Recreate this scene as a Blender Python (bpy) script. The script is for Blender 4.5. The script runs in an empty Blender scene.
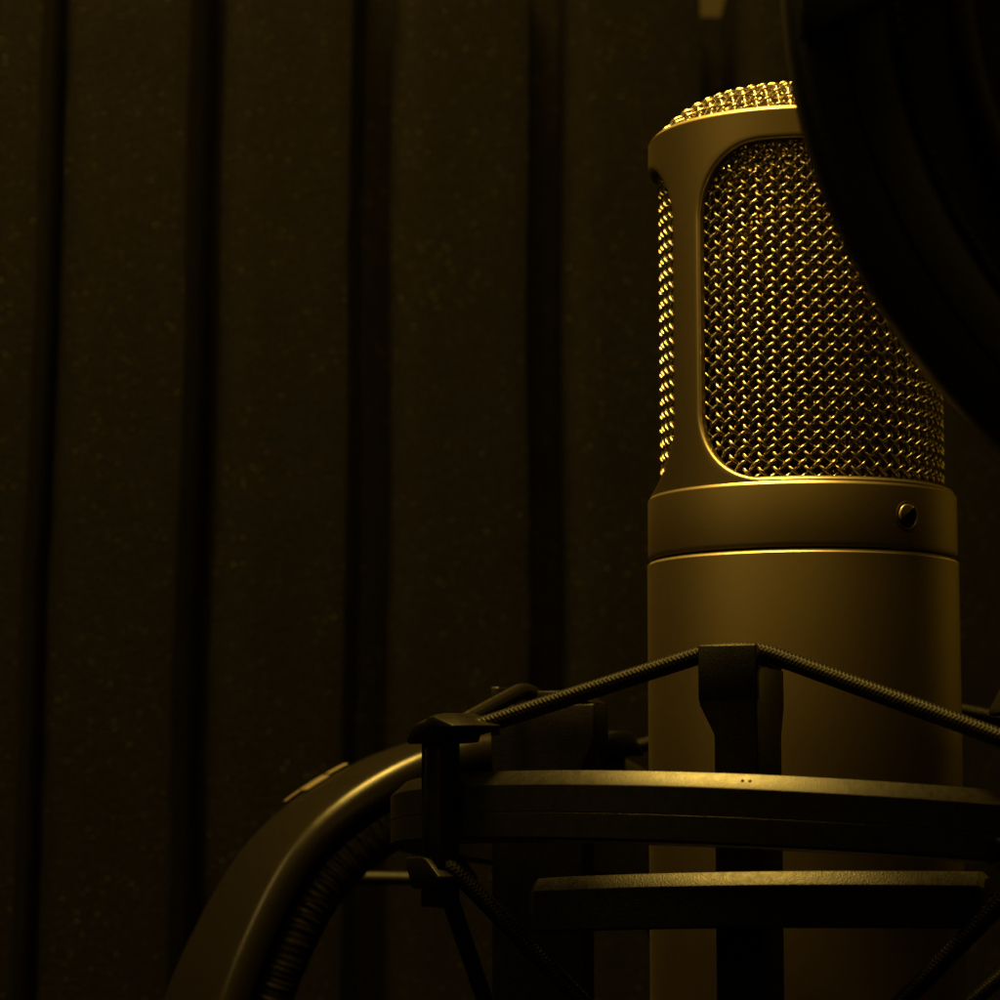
import bpy, math, random
import numpy as np
from mathutils import Vector, Matrix
random.seed(4)
rng = np.random.default_rng(4)
PI = math.pi
MM = 0.001
C = bpy.context.scene.collection

# ------------------------------------------------------------------ camera
F = 2.7                      # focal length in picture widths
TH = math.radians(6.5)       # camera looks slightly up
CAM = np.array([-49.2, -438.0, 0.0])      # millimetres; the microphone axis is x = y = 0, the lens is at z = 0

def ray(px, py):
    a, b = (px - 500) / 2700.0, (500 - py) / 2700.0
    return np.array([a, math.cos(TH) - b * math.sin(TH), math.sin(TH) + b * math.cos(TH)])

def at_y(px, py, Y):
    r = ray(px, py)
    return CAM + r * ((Y - CAM[1]) / r[1])

def on_plane(px, py, P0, N):
    r = ray(px, py)
    return CAM + r * (np.dot(np.array(P0) - CAM, N) / np.dot(r, N))

# ------------------------------------------------------------------ mesh helpers (millimetres)
class MB:
    def __init__(self):
        self.v = []; self.f = []
    def n(self):
        return len(self.v)
    def add(self, verts, faces):
        o = len(self.v)
        self.v.extend([tuple(map(float, p)) for p in verts])
        self.f.extend([tuple(i + o for i in fc) for fc in faces])
    def grid(self, rows, close_u=False, close_v=False):
        """rows: list of equal-length lists of points"""
        m, n = len(rows), len(rows[0])
        verts = [p for r in rows for p in r]
        faces = []
        for i in range(m if close_v else m - 1):
            i2 = (i + 1) % m
            for j in range(n if close_u else n - 1):
                j2 = (j + 1) % n
                faces.append((i * n + j, i * n + j2, i2 * n + j2, i2 * n + j))
        self.add(verts, faces)
    def lathe(self, prof, n=128, c=(0, 0), close=False):
        """prof: list of (r, z)"""
        A = [2 * PI * k / n for k in range(n)]
        self.grid([[(c[0] + r * math.cos(a), c[1] + r * math.sin(a), z) for a in A] for r, z in prof], close_u=True, close_v=close)
    def tube(self, pts, r, n=8, close=False, caps=True):
        P = np.array(pts, float); m = len(P)
        if close:
            T = np.roll(P, -1, 0) - np.roll(P, 1, 0)
        else:
            T = np.gradient(P, axis=0)
        T /= np.linalg.norm(T, axis=1)[:, None]
        U = np.zeros_like(P)
        u = np.cross(T[0], [0, 0, 1.0])
        if np.linalg.norm(u) < 1e-3: u = np.cross(T[0], [1.0, 0, 0])
        for i in range(m):
            u = u - T[i] * np.dot(u, T[i]); u /= np.linalg.norm(u); U[i] = u
        W = np.cross(T, U)
        ang = np.arange(n) * 2 * PI / n
        R = r(np.arange(m)[:, None], ang[None, :]) if callable(r) else np.full((m, n), r)
        V = P[:, None, :] + R[:, :, None] * (np.cos(ang)[None, :, None] * U[:, None, :] + np.sin(ang)[None, :, None] * W[:, None, :])
        o = len(self.v)
        self.grid([[tuple(q) for q in row] for row in V], close_u=True, close_v=close)
        if caps and not close:
            self.f.append(tuple(o + j for j in reversed(range(n))))
            self.f.append(tuple(o + (m - 1) * n + j for j in range(n)))
    def prism(self, poly, fn, d0, d1):
        """extrude polygon (a, b) between depths d0 and d1; fn(a, b, d) -> point"""
        n = len(poly)
        vs = [fn(a, b, d0) for a, b in poly] + [fn(a, b, d1) for a, b in poly]
        fs = [tuple(range(n - 1, -1, -1)), tuple(range(n, 2 * n))]
        fs += [(i, (i + 1) % n, n + (i + 1) % n, n + i) for i in range(n)]
        self.add(vs, fs)
    def loft(self, secs, fn):
        """secs: (z, a0, a1, b0, b1) rectangles stacked along z"""
        vs, fs = [], []
        for z, a0, a1, b0, b1 in secs:
            vs += [fn(a0, b0, z), fn(a1, b0, z), fn(a1, b1, z), fn(a0, b1, z)]
        for i in range(len(secs) - 1):
            for j in range(4):
                fs.append((4 * i + j, 4 * i + (j + 1) % 4, 4 * i + 4 + (j + 1) % 4, 4 * i + 4 + j))
        k = 4 * (len(secs) - 1)
        fs += [(3, 2, 1, 0), (k, k + 1, k + 2, k + 3)]
        self.add(vs, fs)
    def build(self, name, mat, parent=None, smooth=True, bevel=0, seg=3, sharp=None):
        me = bpy.data.meshes.new(name)
        org = np.array(parent_world(parent)) if parent else np.zeros(3)
        V = (np.array(self.v) * MM - org)
        me.from_pydata(V.tolist(), [], self.f)
        me.validate(); 
        import bmesh
        bm = bmesh.new(); bm.from_mesh(me)
        bmesh.ops.recalc_face_normals(bm, faces=bm.faces)
        bm.to_mesh(me); bm.free()
        if smooth: me.polygons.foreach_set('use_smooth', [True] * len(me.polygons))
        if sharp: me.set_sharp_from_angle(angle=math.radians(sharp))
        me.materials.append(mat)
        o = bpy.data.objects.new(name, me); C.objects.link(o)
        if parent: o.parent = parent
        if bevel:
            b = o.modifiers.new('bevel', 'BEVEL'); b.width = bevel * MM; b.segments = seg; b.limit_method = 'ANGLE'
            b.angle_limit = math.radians(25); b.harden_normals = False
        return o

def parent_world(p):
    w = Vector((0, 0, 0))
    while p:
        w += p.location; p = p.parent
    return w

def thing(name, loc, label, cat, group=None):
    o = bpy.data.objects.new(name, None); C.objects.link(o)
    o.location = Vector(loc) * MM; o.empty_display_size = 0.02
    tag(o, label, cat, group); return o

def tag(o, label=None, cat=None, group=None, kind=None):
    if label: o['label'] = label
    if cat: o['category'] = cat
    if group: o['group'] = group
    if kind: o['kind'] = kind
    return o

# ------------------------------------------------------------------ materials
def mat(name, base, rough=0.5, metal=0.0, bump=0.0, bscale=2000, vary=0.0, vscale=300, spec=0.5, aniso=0, sheen=0, rvary=0.0, wear=None):
    m = bpy.data.materials.new(name); m.use_nodes = True
    nt = m.node_tree; L = nt.links; N = nt.nodes
    p = N['Principled BSDF']
    p.inputs['Base Color'].default_value = (*base, 1); p.inputs['Roughness'].default_value = rough
    p.inputs['Metallic'].default_value = metal; p.inputs['Specular IOR Level'].default_value = spec
    if sheen: p.inputs['Sheen Weight'].default_value = sheen
    tc = N.new('ShaderNodeTexCoord')
    if bump:
        nz = N.new('ShaderNodeTexNoise'); nz.inputs['Scale'].default_value = bscale; nz.inputs['Detail'].default_value = 3
        b = N.new('ShaderNodeBump'); b.inputs['Strength'].default_value = bump; b.inputs['Distance'].default_value = 0.0003
        L.new(tc.outputs['Object'], nz.inputs['Vector']); L.new(nz.outputs['Fac'], b.inputs['Height']); L.new(b.outputs['Normal'], p.inputs['Normal'])
    if vary or rvary:
        nz = N.new('ShaderNodeTexNoise'); nz.inputs['Scale'].default_value = vscale; nz.inputs['Detail'].default_value = 6
        nz.inputs['Roughness'].default_value = 0.65
        L.new(tc.outputs['Object'], nz.inputs['Vector'])
        if vary:
            mp = N.new('ShaderNodeMapRange'); mp.inputs['From Min'].default_value = 0.3; mp.inputs['From Max'].default_value = 0.7
            mp.inputs['To Min'].default_value = 1 - vary; mp.inputs['To Max'].default_value = 1 + vary
            mx = N.new('ShaderNodeVectorMath'); mx.operation = 'SCALE'; mx.inputs[0].default_value = base
            L.new(nz.outputs['Fac'], mp.inputs['Value']); L.new(mp.outputs['Result'], mx.inputs['Scale']); L.new(mx.outputs['Vector'], p.inputs['Base Color'])
        if rvary:
            mp = N.new('ShaderNodeMapRange'); mp.inputs['From Min'].default_value = 0.3; mp.inputs['From Max'].default_value = 0.7
            mp.inputs['To Min'].default_value = rough - rvary; mp.inputs['To Max'].default_value = rough + rvary
            L.new(nz.outputs['Fac'], mp.inputs['Value']); L.new(mp.outputs['Result'], p.inputs['Roughness'])
    return m

M_satin = mat('satin_nickel', (0.175, 0.138, 0.076), 0.54, 1.0, bump=0.10, bscale=8500, vary=0.02, vscale=1500, rvary=0.02)
M_highlight = mat('edge_highlight_metal', (0.80, 0.68, 0.44), 0.40, 1.0)  # much paler than the satin body, highlights painted into the metal colour
M_wire = mat('grille_wire', (0.60, 0.53, 0.39), 0.26, 1.0)
M_inner = mat('inner_gauze', (0.17, 0.115, 0.055), 0.5, 0.9)
M_screw = mat('dark_screw', (0.02, 0.016, 0.01), 0.4, 0.8)
M_capsule = mat('brass_capsule', (0.55, 0.36, 0.10), 0.35, 0.9)
M_ring = mat('satin_black_ring', (0.008, 0.007, 0.005), 0.36, 0.0, bump=0.12, bscale=5000, rvary=0.05, vscale=700, spec=0.5)
M_plastic = mat('rough_black_plastic', (0.006, 0.005, 0.004), 0.42, 0.0, bump=0.24, bscale=3600, rvary=0.08, vscale=900, spec=0.4)
M_post = mat('moulded_black_plastic', (0.004, 0.0032, 0.0024), 0.44, 0.0, bump=0.2, bscale=3000, rvary=0.06, vscale=500, spec=0.24)
M_cord = mat('braided_elastic', (0.0045, 0.0037, 0.0025), 0.48, 0.0, spec=0.18, bump=0.2, bscale=5000)
M_band = mat('headband_plastic', (0.013, 0.011, 0.008), 0.30, 0.0, bump=0.08, bscale=3000, rvary=0.04, vscale=400, spec=0.55)
M_leather = mat('wrinkled_leatherette', (0.004, 0.003, 0.002), 0.55, 0.0, bump=0.3, bscale=900, spec=0.16)
M_print = mat('pale_print', (0.20, 0.17, 0.115), 0.45)
M_pop = mat('pop_filter_plastic', (0.005, 0.004, 0.0032), 0.50, 0.0, bump=0.2, bscale=1200, spec=0.34)
M_nylon = mat('pop_filter_nylon', (0.005, 0.004, 0.0035), 0.8, 0.0, spec=0.15, bump=0.6, bscale=2500)
M_wall = mat('painted_wall', (0.038, 0.027, 0.013), 0.8, 0.0, bump=0.2, bscale=300, vary=0.08, vscale=40)

def foam_mat():
    m = bpy.data.materials.new('charcoal_acoustic_foam'); m.use_nodes = True
    nt = m.node_tree; N = nt.nodes; L = nt.links; p = N['Principled BSDF']
    tc = N.new('ShaderNodeTexCoord')
    p.inputs['Roughness'].default_value = 0.9; p.inputs['Specular IOR Level'].default_value = 0.15
    n1 = N.new('ShaderNodeTexNoise'); n1.inputs['Scale'].default_value = 1250; n1.inputs['Detail'].default_value = 4
    n2 = N.new('ShaderNodeTexNoise'); n2.inputs['Scale'].default_value = 60; n2.inputs['Detail'].default_value = 4
    vo = N.new('ShaderNodeTexVoronoi'); vo.inputs['Scale'].default_value = 950; vo.inputs['Randomness'].default_value = 1
    for t in (n1, n2, vo): L.new(tc.outputs['Object'], t.inputs['Vector'])
    # pale open cells: a few voronoi cells only, small dots at their centres
    d = N.new('ShaderNodeMapRange'); d.inputs['From Min'].default_value = 0.36; d.inputs['From Max'].default_value = 0.10
    L.new(vo.outputs['Distance'], d.inputs['Value'])
    sp = N.new('ShaderNodeSeparateColor'); L.new(vo.outputs['Color'], sp.inputs['Color'])
    sel = N.new('ShaderNodeMapRange'); sel.inputs['From Min'].default_value = 0.70; sel.inputs['From Max'].default_value = 1.0
    L.new(sp.outputs['Red'], sel.inputs['Value'])
    pw = N.new('ShaderNodeMath'); pw.operation = 'POWER'; pw.inputs[1].default_value = 2.5; L.new(sel.outputs['Result'], pw.inputs[0])
    mu = N.new('ShaderNodeMath'); mu.operation = 'MULTIPLY'; L.new(d.outputs['Result'], mu.inputs[0]); L.new(pw.outputs['Value'], mu.inputs[1])
    cl = N.new('ShaderNodeMapRange'); cl.inputs['From Min'].default_value = 0.38; cl.inputs['From Max'].default_value = 0.66; cl.inputs['To Min'].default_value = 0.35
    L.new(n2.outputs['Fac'], cl.inputs['Value'])
    m3 = N.new('ShaderNodeMath'); m3.operation = 'MULTIPLY'; L.new(mu.outputs['Value'], m3.inputs[0]); L.new(cl.outputs['Result'], m3.inputs[1])
    ra = N.new('ShaderNodeMapRange'); ra.inputs['From Min'].default_value = 0.3; ra.inputs['From Max'].default_value = 0.7
    ra.inputs['To Min'].default_value = 0.1; ra.inputs['To Max'].default_value = 1.9; L.new(n1.outputs['Fac'], ra.inputs['Value'])
    rb = N.new('ShaderNodeMapRange'); rb.inputs['From Min'].default_value = 0.3; rb.inputs['From Max'].default_value = 0.7
    rb.inputs['To Min'].default_value = 0.8; rb.inputs['To Max'].default_value = 1.2; L.new(n2.outputs['Fac'], rb.inputs['Value'])
    m2 = N.new('ShaderNodeMath'); m2.operation = 'MULTIPLY'; L.new(ra.outputs['Result'], m2.inputs[0]); L.new(rb.outputs['Result'], m2.inputs[1])
    s1 = N.new('ShaderNodeVectorMath'); s1.operation = 'SCALE'; s1.inputs[0].default_value = FOAM; L.new(m2.outputs['Value'], s1.inputs['Scale'])
    mix = N.new('ShaderNodeMix'); mix.data_type = 'RGBA'
    L.new(m3.outputs['Value'], mix.inputs['Factor']); L.new(s1.outputs['Vector'], mix.inputs[6]); mix.inputs[7].default_value = (0.105, 0.09, 0.066, 1)
    L.new(mix.outputs[2], p.inputs['Base Color'])
    b = N.new('ShaderNodeBump'); b.inputs['Strength'].default_value = 0.7; b.inputs['Distance'].default_value = 0.0008
    L.new(n1.outputs['Fac'], b.inputs['Height']); L.new(b.outputs['Normal'], p.inputs['Normal'])
    return m
FOAM = (0.0031, 0.0024, 0.0013)
M_foam = foam_mat()

# ================================================================== MICROPHONE
mic = thing('microphone', (0, 0, -95), 'satin champagne studio condenser microphone with a woven wire grille, upright in the shock mount', 'microphone')
RF = 24.6
b = MB()
b.lathe([(0, -95), (23.5, -95), (25.15, -93.5), (25.15, 0), (25.15, 39.0), (25.12, 39.1), (24.6, 39.62), (24.5, 39.66), (24.1, 39.66), (24.1, 39.0)], 192)
body = b.build('body', M_satin, mic, sharp=24)
# collar with the retaining screw
SC_A = math.radians(-90 + 34.2); SC_Z = 45.1
def collar_mesh():
    m = MB(); n = 192
    prof = [(24.2, 39.7), (24.3, 39.85), (24.75, 39.95), (24.92, 40.12), (25.0, 40.5), (25.02, 40.8), (25.02, 49.6), (24.97, 49.75), (24.0, 50.85), (23.85, 50.97), (23.6, 51.05), (22.0, 51.1), (22.0, 48)]
    m.lathe(prof, n)
    return m
collar = collar_mesh().build('collar', M_satin, mic, sharp=24)
def on_cyl(u, v, r):           # small local patch coordinates round the screw, u along the circumference
    a = SC_A + u / 25.1
    return (r * math.cos(a), r * math.sin(a), SC_Z + v)
s = MB()
K = [2 * PI * k / 40 for k in range(40)]
s.grid([[on_cyl(q * math.cos(k), q * math.sin(k), r) for k in K] for q, r in
        [(2.35, 25.11), (2.2, 25.2), (2.05, 25.22), (1.95, 25.16), (1.88, 25.05)]], close_u=True)
s.build('screw_rim', M_satin, collar)
s = MB()
s.grid([[on_cyl(q * math.cos(k), q * math.sin(k), r) for k in K] for q, r in [(1.9, 25.12), (1.5, 25.13), (0.001, 25.13)]], close_u=True)
sc = s.build('screw', M_screw, collar)
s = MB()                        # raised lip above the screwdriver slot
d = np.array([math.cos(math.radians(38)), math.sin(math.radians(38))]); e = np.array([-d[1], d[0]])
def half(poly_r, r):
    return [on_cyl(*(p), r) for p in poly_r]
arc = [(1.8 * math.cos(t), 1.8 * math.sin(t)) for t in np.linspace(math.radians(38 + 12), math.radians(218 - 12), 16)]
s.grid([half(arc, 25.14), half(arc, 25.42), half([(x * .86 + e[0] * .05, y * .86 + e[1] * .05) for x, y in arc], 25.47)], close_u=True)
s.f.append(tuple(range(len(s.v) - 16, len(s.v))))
s.build('screw_head', M_highlight, sc)  # pale metal paints the lit upper half of the screw

# head frame: a shell with two tall rounded windows
b = MB()
ZF0, ZF1 = 49.8, 108.4
WIN_Z0, WIN_Z1 = 50.8, 104.3
def rrect(hw, z0, z1, r, g, n=28):
    hw, z0, z1, r = hw + g, z0 - g, z1 + g, r + g
    pts = []
    cs = [(hw - r, z1 - r, 0), (-(hw - r), z1 - r, 90), (-(hw - r), z0 + r, 180), (hw - r, z0 + r, 270)]
    for i, (cx, cz, a0) in enumerate(cs):
        arc = [(cx + r * math.cos(math.radians(a0 + 90 * k / n)), cz + r * math.sin(math.radians(a0 + 90 * k / n))) for k in range(n + 1)]
        pts += arc
        nx = cs[(i + 1) % 4]; a1 = math.radians(nx[2]); q = (nx[0] + r * math.cos(a1), nx[1] + r * math.sin(a1))
        m = 40 if i in (0, 2) else 24
        for k in range(1, m):
            pts.append((arc[-1][0] + (q[0] - arc[-1][0]) * k / m, arc[-1][1] + (q[1] - arc[-1][1]) * k / m))
    return pts
HALF = RF * PI / 2
for wc in (math.radians(-90 + 36.2), math.radians(90 + 36.2)):
    def bend(p, r):
        a = wc + p[0] / RF
        return (r * math.cos(a), r * math.sin(a), p[1])
    HW, RR = RF * math.radians(82.6), 11.5
    inner = rrect(HW, WIN_Z0, WIN_Z1, RR, 0.55)
    zc = (ZF0 + ZF1) / 2
    outer = []
    n_ = 28; it = iter(inner)
    arcs = [(HW - RR, WIN_Z1 - RR, 1, 1), (-(HW - RR), WIN_Z1 - RR, -1, 1), (-(HW - RR), WIN_Z0 + RR, -1, -1), (HW - RR, WIN_Z0 + RR, 1, -1)]
    for i, (cx, cz, sx, sz) in enumerate(arcs):
        zt = ZF1 if sz > 0 else ZF0
        for k in range(n_ + 1):
            f = k / n_ if i % 2 == 0 else 1 - k / n_        # 0 at the side, 1 at the top or bottom edge
            next(it)
            outer.append((sx * HALF, cz + (zt - cz) * f * 2) if f <= .5 else (sx * HALF + (cx - sx * HALF) * (f * 2 - 1), zt))
        for k in range(1, 40 if i in (0, 2) else 24):
            x, z = next(it)
            outer.append((x, zt) if i % 2 == 0 else (sx * HALF, z))
    rows = []
    for t in np.linspace(0, 1, 9):
        rows.append([bend((o_[0] + (i_[0] - o_[0]) * t, o_[1] + (i_[1] - o_[1]) * t), RF) for o_, i_ in zip(outer, inner)])
    for g, r in [(0.32, RF - .05), (0.15, RF - .17), (0.03, RF - .36), (0.0, RF - .55), (0.0, 23.15)]:
        rows.append([bend(p, r) for p in rrect(HW, WIN_Z0, WIN_Z1, RR, g)])
    b.grid(rows, close_u=True)
b.lathe([(RF, ZF1 - .25), (RF, ZF1), (RF, ZF1 + .55), (RF - .12, ZF1 + .75), (RF - .62, ZF1 + 1.25), (RF - .8, ZF1 + 1.32), (RF - 1.2, ZF1 + 1.34), (22.6, ZF1 + 1.2), (22.5, ZF1 - 3.4), (23.15, ZF1 - 3.6)], 192)
frame = b.build('head_frame', M_satin, mic, sharp=24)

# paler metal on chamfers and window bevels paints in the highlights they catch
def paint_highlights(o, test):
    me = o.data; me.materials.append(M_highlight)
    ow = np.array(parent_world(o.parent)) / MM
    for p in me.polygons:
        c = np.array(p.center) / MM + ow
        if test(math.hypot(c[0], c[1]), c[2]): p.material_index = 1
paint_highlights(collar, lambda r, z: 49.74 < z < 50.9 and r > 23.9)
paint_highlights(body, lambda r, z: 39.05 < z < 39.63 and r > 24.42)
paint_highlights(frame, lambda r, z: (ZF1 + .7 < z and r > 23.8) or (z < ZF1 - .5 and RF - .46 < r < RF - .1))

# woven grille (diagonal plain weave wrapped on a cylinder)
RG, NW, DZ, WR = 22.5, 58, 2.30, 0.335
b = MB()
dphi = 2 * PI / NW
S0, S1 = -0.3, 24.3
ss = np.arange(S0, S1 + 0.01, 0.125)
A = 0.35
for sgn in (1, -1):
    for k in range(NW):
        ph = (k + sgn * ss) * dphi - PI / 2
        r = RG + sgn * A * np.cos(2 * PI * ss)
        z = WIN_Z0 + ss * DZ
        b.tube(np.c_[r * np.cos(ph), r * np.sin(ph), z], WR, 6, caps=False)
b.build('grille', M_wire, mic)
# fine inner gauze
b = MB()
NV, HP = 150, 0.95
for k in range(NV):
    a = 2 * PI * k / NV
    zz = np.arange(51.5, 107.5, 0.475)
    r = 21.55 + 0.14 * np.cos(PI * (zz - 51.5) / HP + PI * k)
    b.tube(np.c_[r * math.cos(a), r * math.sin(a), zz], 0.17, 4, caps=False)
for j in range(int(56 / HP)):
    z = 51.5 + j * HP
    aa = np.arange(0, 2 * PI, PI / NV)
    r = 21.55 - 0.14 * np.cos(aa * NV + PI * j)
    b.tube(np.c_[r * np.cos(aa), r * np.sin(aa), np.full_like(aa, z)], 0.17, 4, close=True)
for k in range(-23, 24):          # the gauze closes over the top under the dome
    c = k * HP
    h = math.sqrt(max(0, 21.7 ** 2 - c * c))
    if h < 2: continue
    for fam in (0, 1):
        ts = np.linspace(-h, h, max(4, int(h)))
        q = (ts * ts + c * c) / 21.7 ** 2
        zz = 107.3 + 6.2 * (1 - q * q)
        b.tube(np.c_[ts, np.full_like(ts, c), zz] if fam == 0 else np.c_[np.full_like(ts, c), ts, zz], 0.2, 4, caps=False)
b.build('inner_gauze', M_inner, mic)
# domed top grille
b = MB()
RB, HD = 23.3, 7.3
ZB = ZF1 + 0.9
P_ = 1.70; N_ = int(RB / P_)
def dome(x, y, off):
    q = (x * x + y * y) / (RB * RB)
    g = -4 * HD * q / (RB * RB)
    n = np.array([-g * x, -g * y, 1.0]); n /= np.linalg.norm(n)
    return np.array([x, y, HD * (1 - q * q) + ZB]) + n * off
for fam in (0, 1):
    for k in range(-N_, N_ + 1):
        c = k * P_
        h = math.sqrt(RB * RB - c * c)
        ts = np.arange(-h, h + 1e-6, P_ / 8)
        pts = []
        for t in ts:
            off = 0.36 * math.cos(PI * t / P_ + PI * k) * (1 if fam == 0 else -1)
            pts.append(dome(t, c, off) if fam == 0 else dome(c, t, off))
        if len(pts) > 3: b.tube(pts, 0.27, 8)
b.build('top_grille', M_wire, mic)
# capsule inside the basket
b = MB()
Rm = Matrix.Rotation(math.radians(10), 3, 'Z')
for yy0, yy1, r in [(-4.5, 4.5, 14.5)]:
    A_ = [2 * PI * k / 48 for k in range(48)]
    rows = []
    for r_, y_ in [(0.01, yy0), (r - 1.5, yy0), (r - .4, yy0 + .2), (r, yy0 + .7), (r, yy1 - .7), (r - .4, yy1 - .2), (0.01, yy1)]:
        rows.append([tuple(Rm @ Vector((r_ * math.cos(a), y_, 84 + r_ * math.sin(a)))) for a in A_])
    b.grid(rows, close_u=True)
b.loft([(50.5, -4, 4, -3, 3), (70, -3, 3, -3, 3)], lambda a, bb, z: (a, bb, z))
b.build('capsule', M_capsule, mic)

# ================================================================== SHOCK MOUNT
mount = thing('shock_mount', (0, 0, -66), 'black ring shock mount with braided elastic cords strung around the lower body of the microphone', 'shock mount')
TA, TB, TZ = -0.060, -0.065, -1.0
def tilt(x, y): return TZ + TA * x + TB * y
def section_ring(sec, tl, n=220, flat=None):
    m = MB(); rows = []
    for r, z in sec:
        rows.append([(r * math.cos(a), r * math.sin(a), z + tl(r * math.cos(a), r * math.sin(a))) for a in [2 * PI * k / n for k in range(n)]])
    m.grid(rows, close_u=True, close_v=True)
    return m
# upper ring: chamfered top edge, fine moulding line on its outer face
sec = [(59.5, 0.3), (60.0, 0.6), (64.6, 0.6), (66.7, -1.45), (66.8, -1.65), (66.8, -5.4), (66.7, -5.5), (66.8, -5.6), (66.8, -9.0), (66.4, -9.4), (60, -9.4), (59.5, -9.0)]
section_ring(sec, lambda x, y: tilt(x, y) ).build('upper_ring', M_ring, mount, sharp=24)
m = MB()                        # horizontal bracket rod behind the ring
p0, p1 = at_y(315, 877, 105), at_y(436, 879, 108)
m.tube([p0 + (p1 - p0) * k for k in np.linspace(0, 1, 12)], 1.3, 20)
m.build('bracket_rod', M_pop, mount, sharp=40)

for ax in (-13.9, -13.0):
    m = MB(); a = math.radians(-90 + ax); rr = 65.65
    x, y = rr * math.cos(a), rr * math.sin(a)
    c = np.array([x, y, -0.42 + tilt(x, y)]); nn = np.array([math.cos(a) * .7, math.sin(a) * .7, .72]); nn /= np.linalg.norm(nn)
    m.tube([c - nn * .3, c + nn * .06], 0.24, 12)
    m.build('pinhole', M_pop, mount)

def loc_frame(az):
    """tangential, radial, vertical axes; az measured from the camera side (-Y), positive to the right"""
    a = math.radians(az)
    R = np.array([math.sin(a), -math.cos(a), 0]); T = np.array([math.cos(a), math.sin(a), 0])
    return T, R
def LF(az):
    T, R = loc_frame(az)
    return lambda t, r, z: tuple(T * t + R * r + np.array([0, 0, z]))

PIL = [(-18.5, 23.4), (-108, 20.0), (72, 19.0), (162, 21.0)]
CLIP = [(-57.5, 0.0, 0), (21.2, 3.2, -5.0), (115, 0.0, 0), (205, 0.0, 0)]
for az, zt in PIL:
    f = LF(az); m = MB(); dz = zt - 23.4
    fn = lambda a, bb, z: f(a, bb, z)
    m.loft([(-62, -2.1, 4.3, 36, 51.8), (10.4 + dz, -2.1, 4.3, 36, 51.8), (14.9 + dz, -4.3, 4.3, 34, 52), (20.4 + dz, -4.3, 4.3, 34, 52)], fn)
    m.loft([(15.2 + dz, -4.36, 4.36, 50.2, 52.12), (23.4 + dz, -4.36, 4.36, 50.4, 52.12)], fn)
    m.loft([(20.4 + dz, -4.3, 4.3, 34, 44), (22.6 + dz, -4.3, 4.3, 37.5, 44)], fn)
    m.build('pillar', M_post, mount, smooth=True, bevel=0.35, seg=2)
    # elastic cord return at the foot of the pillar
# cross bar in front of the front pillar
f = LF(-18.5); m = MB()
prof = [(52.2, -0.2), (57.2, -0.2), (59.0, -1.85), (59.1, -2.0), (59.1, -7.6), (58.7, -8.0), (52.2, -8.0)]
def bar_pt(r, z, t):
    rr = r - 0.6 - 0.0085 * t * t
    return f(t, rr, z - 8.85 + 0.024 * t - 0.0007 * t * t)
rows = []
ts = np.linspace(-29.5, 34.5, 40)
for i, t in enumerate(ts):
    rows.append([bar_pt(r, z, t) for r, z in prof])
n = len(prof)
def end_row(t, k):
    return [bar_pt(52.2 + (r - 52.2) * (1 - k * .16), -4.1 + (z + 4.1) * (1 - k * .22), t) for r, z in prof]
rows = [end_row(-30.6, 1)] + rows + [end_row(35.3, 1)]
m.grid(rows, close_u=True)
m.f.append(tuple(range(n))); m.f.append(tuple(len(m.v) - n + i for i in reversed(range(n))))
m.build('cross_bar', M_plastic, mount, sharp=24)
m = MB(); m.lathe([(25.3, -62), (53, -62), (53, -66), (25.3, -66)], 96, close=True)
m.build('cradle_base', M_post, mount, smooth=False)

for az, dz, _ in CLIP:
    f = LF(az)
    T, R = loc_frame(az)
    m = MB()                    # upright of the clip with a shallow rib down its face
    m.loft([(-14.5, -2.6, 2.6, 66.9, 70.6), (12.0, -2.6, 2.6, 66.9, 70.6)], lambda a, bb, z: f(a, bb, z + dz))
    m.loft([(-9.5, -1.5, -0.6, 70.4, 71.0), (9.0, -1.5, -0.6, 70.4, 71.0)], lambda a, bb, z: f(a, bb, z + dz))
    up = m.build('clip_post', M_post, mount, bevel=0.3, seg=2)
    m = MB()                    # hook on top: a bent plate
    top = [(-4.6, 9.7), (-4.4, 10.5), (-2.6, 13.3), (-1.6, 13.8), (1.6, 13.9), (3.2, 13.5), (8.6, 12.0), (8.5, 11.4), (3.6, 11.6), (2.6, 9.6), (-3.9, 9.4)]
    top = [(-4.6, 9.7), (-4.4, 10.5), (-2.6, 13.3), (-1.6, 13.8), (0.6, 13.9), (1.6, 13.9), (3.2, 13.5), (8.6, 12.0), (8.5, 11.4), (3.6, 11.6), (2.6, 9.6), (-3.9, 9.4)]
    drop = [0, .1, 1.3, 1.5, 1.4, .7, .2, .1, 0, 0, 0, 0]
    shx = [0, 0, -.2, -.2, -.1, 0, 0, 0, 0, 0, 0, 0]
    m.grid([[f(a + q * sx_, d, bb + dz - q * dr) for (a, bb), dr, sx_ in zip(top, drop, shx)] for d, q in ((63.6, 0), (68.6, 0), (72.0, 1))], close_u=True)
    k_ = len(top); m.f.append(tuple(range(k_))); m.f.append(tuple(2 * k_ + j for j in reversed(range(k_))))
    m.build('hook', M_post, up, bevel=0.25, seg=2)
    m = MB()
    low = [(-5.8, -7.9), (-5.5, -7.3), (-1.0, -7.2), (0.4, -7.6), (4.0, -10.0), (3.0, -11.8), (-3.4, -11.9), (-4.2, -11.4)]
    m.prism(low, lambda a, bb, d: f(a, d, bb + dz), 64.6, 71.4)
    m.build('hook', M_post, up, bevel=0.25, seg=2)

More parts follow.
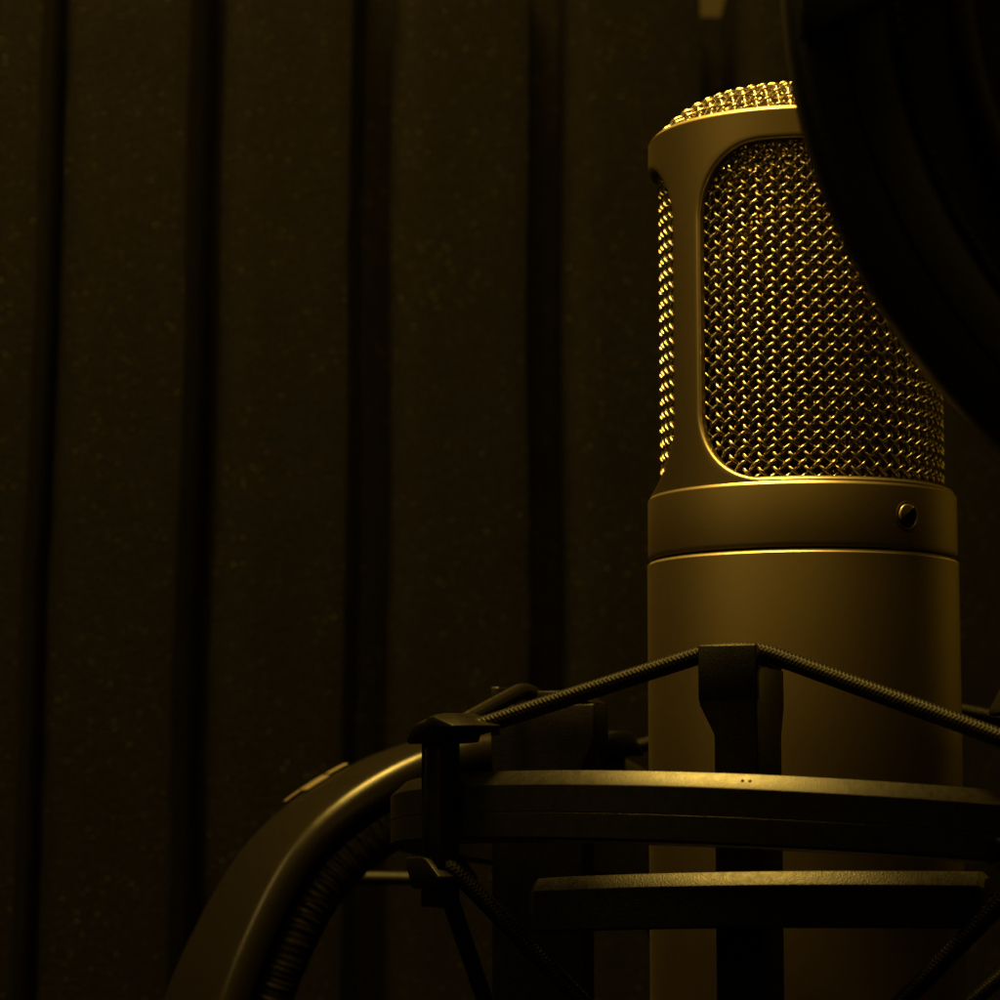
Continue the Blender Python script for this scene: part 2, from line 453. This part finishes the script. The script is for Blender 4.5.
# elastic cords: two closed zigzag loops over pillars and clips
def resample(pts, step, closed=True):
    P = np.array(pts, float)
    if closed: P = np.vstack([P, P[:1]])
    d = np.r_[0, np.cumsum(np.linalg.norm(np.diff(P, axis=0), axis=1))]
    n = int(d[-1] / step)
    t = np.arange(n) * d[-1] / n
    Q = np.c_[[np.interp(t, d, P[:, i]) for i in range(3)]].T
    return Q
def smooth(Q, it, w):
    for _ in range(it):
        Q = Q * (1 - w) + w * 0.5 * (np.roll(Q, 1, 0) + np.roll(Q, -1, 0))
    return Q
def cord(zp, zc, name):
    order = [('c', 0), ('p', 0), ('c', 1), ('p', 2), ('c', 2), ('p', 3), ('c', 3), ('p', 1)]
    pts = []
    for kind, i in order:
        if kind == 'p':
            az, zt = PIL[i]; f = LF(az); s_ = zp(zt)
            w = 1 if i in (0, 2, 3) else 1
            pts += [f(-4.6, 47.2, s_ - .25), f(-3.2, 47.2, s_), f(0, 47.2, s_ + .15), f(3.2, 47.2, s_), f(4.6, 47.2, s_ - .25)]
        else:
            az, dz, e_ = CLIP[i]; f = LF(az); dz += e_
            pts += [f(-2.6, 67.5, zc + dz), f(0, 69.0, zc + dz + .4), f(2.6, 68.4, zc + dz)]
    Q = smooth(resample(pts, 0.12), 160, 0.5)
    # true arc length for the braid
    m_ = len(Q); L = np.linalg.norm(np.roll(Q, -1, 0) - Q, axis=1).sum()
    nb = round(L / 0.62)
    def rad(i, a):
        s = i / m_ * nb * PI
        return 1.26 * (1 + 0.075 * np.maximum(np.cos(6 * a + 2 * s), np.cos(6 * a - 2 * s)) + 0.015 * np.sin(i * .013 + a))
    m = MB(); m.tube(Q, rad, 40, close=True)
    return m.build(name, M_cord, mount)
cord(lambda zt: zt - 0.8, 10.6, 'elastic_cord')
cord(lambda zt: -46.0, -8.6, 'elastic_cord')

# ================================================================== HEADPHONES behind the mount
PSI = math.radians(24)
HX = np.array([math.cos(PSI), math.sin(PSI), 0]); HW_ = np.array([-math.sin(PSI), math.cos(PSI), 0]); HZ = np.array([0, 0, 1.0])
H0 = at_y(522, 736, 66)
hp = thing('headphones', H0 + np.array([0, 0, -150]), 'black studio headphones hanging behind the shock mount, headband with wrinkled padding', 'headphones')
rim_px = [(522, 733), (470, 738), (423, 752), (374, 777), (332, 806), (300, 837), (279, 868), (258, 910), (239, 952), (223, 994), (205, 1060), (192, 1130), (186, 1200)]
L_ = []
for px, py in rim_px:
    q = on_plane(px, py, H0, HW_) - H0
    L_.append((np.dot(q, HX), q[2]))
L_ = np.array(L_)
full = np.vstack([L_[::-1], np.c_[-L_[1:, 0], L_[1:, 1]]])
d = np.r_[0, np.cumsum(np.linalg.norm(np.diff(full, axis=0), axis=1))]
n = 260
t = np.linspace(0, d[-1], n)
curve = np.c_[np.interp(t, d, full[:, 0]), np.interp(t, d, full[:, 1])]
for _ in range(60):
    curve[1:-1] = curve[1:-1] * .5 + .25 * (curve[2:] + curve[:-2])
tan = np.gradient(curve, axis=0); tan /= np.linalg.norm(tan, axis=1)[:, None]
nor = np.c_[-tan[:, 1], tan[:, 0]]
if nor[n // 2, 1] < 0: nor = -nor
def hpt(i, w, nn):
    p = curve[i] + nor[i] * nn
    return H0 + HX * p[0] + HW_ * w + HZ * p[1]
def wid(i):
    k = abs(i - n / 2) / (n / 2)
    return 21 + 15 * min(1, k * 1.15) ** 1.3
m = MB()
rows = []
for i in range(n):
    W = wid(i)
    sec = [(2.6, 0.62), (1.9, 0.5), (1.25, 0.2), (0.7, -0.25), (0.3, -0.85), (0.07, -1.5), (0.0, -2.2), (0.0, -4.6), (0.4, -5.1), (W - .4, -5.1), (W, -4.6), (W, -1.2), (W - .3, -.3), (W - 1.1, 0.4)]
    sec += [(W * .85, 0.9), (W * .65, 1.2), (W * .45, 1.25), (W * .25, 1.05), (4.0, .8)]
    rows.append([hpt(i, w, q) for w, q in sec])
m.grid(rows, close_u=True)
k = len(sec)
m.f.append(tuple(range(k))); m.f.append(tuple(len(m.v) - k + j for j in reversed(range(k))))
band = m.build('headband', M_band, hp, sharp=60)
# padded cushion with gathered wrinkles
m = MB(); rows = []
ph = rng.random(40) * 6.28
nn_ = 900
for ii in range(nn_):
    x = ii / (nn_ - 1) * (n - 1 - 40) + 20
    i0 = int(x); fr = x - i0; i1 = min(n - 1, i0 + 1)
    W = wid(x); row = []
    for j in range(30):
        a = 2 * PI * j / 30
        ca, sa = math.cos(a), math.sin(a)
        ww = W * .5 + (W * .5 - 1.0) * math.copysign(abs(ca) ** .6, ca)
        qq = -10.0 + 5.2 * math.copysign(abs(sa) ** .8, sa)
        wr = 0.05 * math.sin(ii * 1.05 + 2.4 * math.sin(a * 2 + ii * .021) + 1.6 * math.sin(ii * .11)) + 0.07 * math.sin(ii * .47 + 1.1 * math.sin(ii * .031 + 2 * a) + 2.6 * math.sin(a + ii * .05) + 1.2 * math.sin(ii * .07))
        ww += wr * ca * 1.2; qq += wr * sa
        p = (1 - fr) * np.array(hpt(i0, ww, qq)) + fr * np.array(hpt(i1, ww, qq))
        row.append(tuple(p))
    rows.append(row)
m.grid(rows, close_u=True)
m.f.append(tuple(range(30))); m.f.append(tuple(len(m.v) - 30 + j for j in reversed(range(30))))
m.build('padding', M_leather, hp)
# pale printed marks near the far edge of the band
def mark(i0, i1, w0, w1, skew):
    m = MB(); rows = []
    for i in np.linspace(i0, i1, 12):
        a = int(i); fr = i - a
        row = []
        for kk in np.linspace(0, 1, 5):
            off = skew * (kk - .5)
            W = wid(i)
            p = (1 - fr) * np.array(hpt(a, W * (w0 + (w1 - w0) * kk), 1.22)) + fr * np.array(hpt(a + 1, W * (w0 + (w1 - w0) * kk), 1.22))
            row.append(tuple(p))
        rows.append(row)
    m.grid(rows)
    o = m.build('printed_mark', M_print, band)
    so = o.modifiers.new('thick', 'SOLIDIFY'); so.thickness = 0.0002; so.offset = 1
    return o
def idx_at(px):                 # curve index whose rim lies at this picture column on the near side
    best = None
    for i in range(n // 2):
        q = hpt(i, wid(i), 0.5) - CAM
        fw = q[1] * math.cos(TH) + q[2] * math.sin(TH)
        x = 500 + 2700 * q[0] / fw
        if best is None or abs(x - px) < best[0]: best = (abs(x - px), i)
    return best[1]
i1, i2, i3, i4 = idx_at(283), idx_at(301), idx_at(323), idx_at(346)
if i1 > i2: pass
mark(i1, i2, 0.93, 0.96, 0); mark(i2, i3 - .3, 0.80, 0.97, 0); mark(i3 + .4, i4, 0.88, 0.97, 0)
# ear cups below the picture
for side in (-1, 1):
    e_ = curve[0] if (curve[0][0] * side > 0) else curve[-1]
    cen = H0 + HX * (e_[0] - side * 3) + HW_ * 18 + HZ * (e_[1] - 34)
    m = MB(); rows = []
    A_ = [2 * PI * k / 48 for k in range(48)]
    for r_, x_ in [(0.1, 12), (20, 12), (33, 9), (38, 3), (38, -6), (34, -10), (20, -10), (18, -4), (0.1, -4)]:
        rows.append([tuple(cen + HX * side * x_ + HW_ * r_ * .9 * math.cos(a) + HZ * r_ * 1.1 * math.sin(a)) for a in A_])
    m.grid(rows, close_u=True)
    m.build('ear_cup', M_leather, hp)

# ================================================================== POP FILTER (upper right, nearer than the microphone)
DP = 318.0
fwd = np.array([0, math.cos(TH), math.sin(TH)])
upv = np.array([0, -math.sin(TH), math.cos(TH)])
SPX = DP / 2700.0
PC = CAM + ray(1449.3, -45) * DP
pop = thing('pop_filter', PC, 'round black pop filter hoop looming dark in front of the microphone head', 'pop filter')
RP = 664.6 * SPX
def pp(r, a, dpt):
    return PC + np.array([1, 0, 0]) * r * math.cos(a) + upv * r * math.sin(a) + fwd * dpt
def pop_ring(prof, name, mt, nseg=300, sharp=None):
    m = MB()
    A_ = [2 * PI * k / nseg for k in range(nseg)]
    m.grid([[tuple(pp(r, a, q)) for a in A_] for r, q in prof], close_u=True, close_v=True)
    return m.build(name, mt, pop, sharp=sharp)
pop_ring([(RP, 2), (RP - .2, 0), (RP - .9, -1.2), (RP - 2.2, -1.8), (RP - 5.6, -2.0), (RP - 6.0, -1.5), (RP - 6.4, -2.0), (RP - 10.6, -2.1), (RP - 11.5, -1.5), (RP - 11.9, 0.2), (RP - 11.9, 6), (RP - 11, 7), (RP - 1, 7), (RP, 6)], 'hoop', M_pop, sharp=45)
pop_ring([(RP - 19.5, 5), (RP - 19.5, 3.0), (RP - 20.3, 2.2), (RP - 22.4, 2.2), (RP - 23, 3), (RP - 23, 5)], 'inner_hoop', M_pop)
# gathered cloth edge inside the hoop
m = MB(); rows = []
A_ = np.linspace(0, 2 * PI, 1500, endpoint=False)
for kk in np.linspace(0, 1, 10):
    rows.append([tuple(pp(RP - 11.6 - 2.2 * kk, a, 1.2 - 1.1 * math.sin(kk * PI) + 0.16 * rng.standard_normal())) for a in A_])
m.grid(rows, close_u=True)
m.build('cloth_edge', M_nylon, pop)
m = MB()
A_ = [2 * PI * k / 160 for k in range(160)]
m.grid([[tuple(pp(r, a, q)) for a in A_] for r, q in [(RP - 11.7, 4.0), (RP - 40, 4.3), (RP - 60, 4.4), (.01, 4.5), (.01, 4.7), (RP - 60, 4.6), (RP - 11.7, 4.2)]], close_u=True)
m.build('fabric_screen', M_nylon, pop)
# clamp crossing the hoop at its left
def pxp(px, py, q):
    r_ = ray(px, py); return CAM + r_ * (DP + q)
m = MB()
q0, q1 = -5.2, -1.6
poly = [(800, 43), (806, 36), (897, -3), (915, -40), (800, -40)]
vs = [pxp(x, y, q0) for x, y in poly] + [pxp(x, y, q1) for x, y in poly]
m.add(vs, [tuple(range(5)), tuple(range(9, 4, -1))] + [(i, 5 + i, 5 + (i + 1) % 5, (i + 1) % 5) for i in range(5)])
m.build('clamp', M_pop, pop, bevel=0.4, seg=2)

# ================================================================== FOAM PANEL and WALL
YF, GD = 232.0, 58.0           # ridge faces, groove depth
ZT0, ZT1 = -190.0, 224.5
def Y_at(px): return 182 + 0.1 * max(-400, min(1500, px))
def X_at(px): return at_y(px, 500, Y_at(px))[0]
grooves = [(-292, -262), (-140, -112), (25, 50), (177, 213), (345, 390), (528, 568), (704, 748), (880, 922), (1056, 1096), (1232, 1272), (1408, 1448)]
prof = []
prof.append((X_at(-440), Y_at(-440)))
for a, c in grooves:
    xa, xc = X_at(a), X_at(c)
    w = xc - xa; ya, yc = Y_at(a), Y_at(c)
    prof += [(xa - .5, ya), (xa, ya + .6), (xa + .5, ya + GD), (xa + w * .35, ya + GD + 1.0), (xc - 1.2, yc + GD - 2), (xc - .6, yc + 5), (xc + .3, yc + 2), (xc + 2, yc + .7), (xc + 4, yc + .15), (xc + 6, yc)]
prof.append((X_at(1560), Y_at(1560)))
def fine(pr, st):
    out = [pr[0]]
    for p, q in zip(pr[:-1], pr[1:]):
        k = max(1, int(math.hypot(q[0] - p[0], q[1] - p[1]) / st))
        for i in range(1, k + 1): out.append((p[0] + (q[0] - p[0]) * i / k, p[1] + (q[1] - p[1]) * i / k))
    return out
pr = fine(prof, 5.0)
GC = [(X_at(a) + X_at(c)) / 2 for a, c in grooves]
GX = [min(GC, key=lambda g: abs(g - x)) for x, y in pr]
m = MB(); rows = []
zz = np.linspace(ZT0, ZT1, 60)
jit = rng.standard_normal((len(zz), len(pr)))
for i, z in enumerate(zz):
    z0 = z; k = (z - ZT0) / (ZT1 - ZT0)
    rows.append([(x + .35 * math.sin(z * .045 + x * .02) + .017 * (z - 50) * max(0, min(1, (-60 - x) / 80)) + .12 * jit[i, j], y + .10 * jit[i, j] + .5 * math.sin(z * .02 + x * .03), z - k * .085 * (GX[j] - 5)) for j, (x, y) in enumerate(pr)])
m.grid(rows)
YB = Y_at(1500) + GD + 4
o = len(m.v); N0 = len(pr)
m.v += [(pr[0][0], YB, ZT0), (pr[-1][0], YB, ZT0), (pr[0][0], YB, ZT1 - .085 * (pr[0][0] - 5)), (pr[-1][0], YB, ZT1 - .085 * (pr[-1][0] - 5))]
lt = (len(zz) - 1) * N0
m.f.append(tuple([lt + j for j in range(N0)] + [o + 3, o + 2]))
m.f.append(tuple([j for j in reversed(range(N0))] + [o, o + 1]))
m.f.append((o, o + 2, o + 3, o + 1))
m.f.append(tuple([i * N0 for i in range(len(zz))] + [o + 2, o])); m.f.append(tuple([i * N0 + N0 - 1 for i in reversed(range(len(zz)))] + [o + 1, o + 3]))
foam = m.build('acoustic_foam_panel', M_foam, None, sharp=35)
tag(foam, 'charcoal acoustic foam panel with tall vertical ridges and dark grooves behind the microphone', 'foam panel')
m = MB()
YW = YB + 1.0
m.add([(-420, YW, -260), (420, YW, -260), (420, YW, 420), (-420, YW, 420), (-420, YW + 12, -260), (420, YW + 12, -260), (420, YW + 12, 420), (-420, YW + 12, 420)],
      [(0, 1, 2, 3), (7, 6, 5, 4), (0, 4, 5, 1), (1, 5, 6, 2), (2, 6, 7, 3), (3, 7, 4, 0)])
wall = m.build('wall', M_wall, None, smooth=False)
tag(wall, 'brown wall showing above the foam panel', 'wall', kind='structure')

# ================================================================== LIGHT
def area(name, loc, target, size, power, col, shape='DISK'):
    l = bpy.data.lights.new(name, 'AREA'); l.shape = shape; l.size = size * MM; l.energy = power; l.color = col
    o = bpy.data.objects.new(name, l); C.objects.link(o)
    o.location = Vector(loc) * MM
    o.rotation_euler = (Vector(target) - Vector(loc)).to_track_quat('-Z', 'Y').to_euler()
    return o
AMB = (1.0, 0.74, 0.20)
area('key_lamp', (-95, -30, 450), (-15, 0, 40), 170, 3.7, (1.0, 0.62, 0.105))
area('upper_front_lamp', (-15, -235, 430), (-10, 0, 70), 60, 0.36, (1.0, 0.62, 0.10))
area('left_lamp', (-400, -230, 300), (-90, 40, -20), 200, 0.26, (1.0, 0.67, 0.17))
area('front_lamp', (400, -560, 420), (0, 0, 40), 600, 0.16, (1.0, 0.60, 0.05))
area('side_lamp', (300, 190, 110), (0, 0, 30), 160, 0.035, (1.0, 0.58, 0.03))

w = bpy.data.worlds.new('World'); bpy.context.scene.world = w; w.use_nodes = True
w.node_tree.nodes['Background'].inputs[0].default_value = (1.0, 0.65, 0.08, 1)
w.node_tree.nodes['Background'].inputs[1].default_value = 0.004

# ================================================================== CAMERA
cam = bpy.data.cameras.new('camera'); co = bpy.data.objects.new('camera', cam); C.objects.link(co)
cam.sensor_width = 36; cam.lens = 36 * F; cam.clip_start = 0.01; cam.clip_end = 20
co.location = Vector(CAM) * MM; co.rotation_euler = (PI / 2 + TH, 0, 0)
cam.dof.use_dof = True; cam.dof.focus_distance = 0.405; cam.dof.aperture_fstop = 34
S = bpy.context.scene
S.camera = co
S.view_settings.view_transform = 'Standard'; S.view_settings.look = 'None'; S.view_settings.exposure = 0; S.view_settings.gamma = 1
S.view_settings.use_curve_mapping = False
S.render.engine = 'CYCLES'
S.cycles.use_denoising = True
S.cycles.max_bounces = 8
S.cycles.caustics_reflective = False
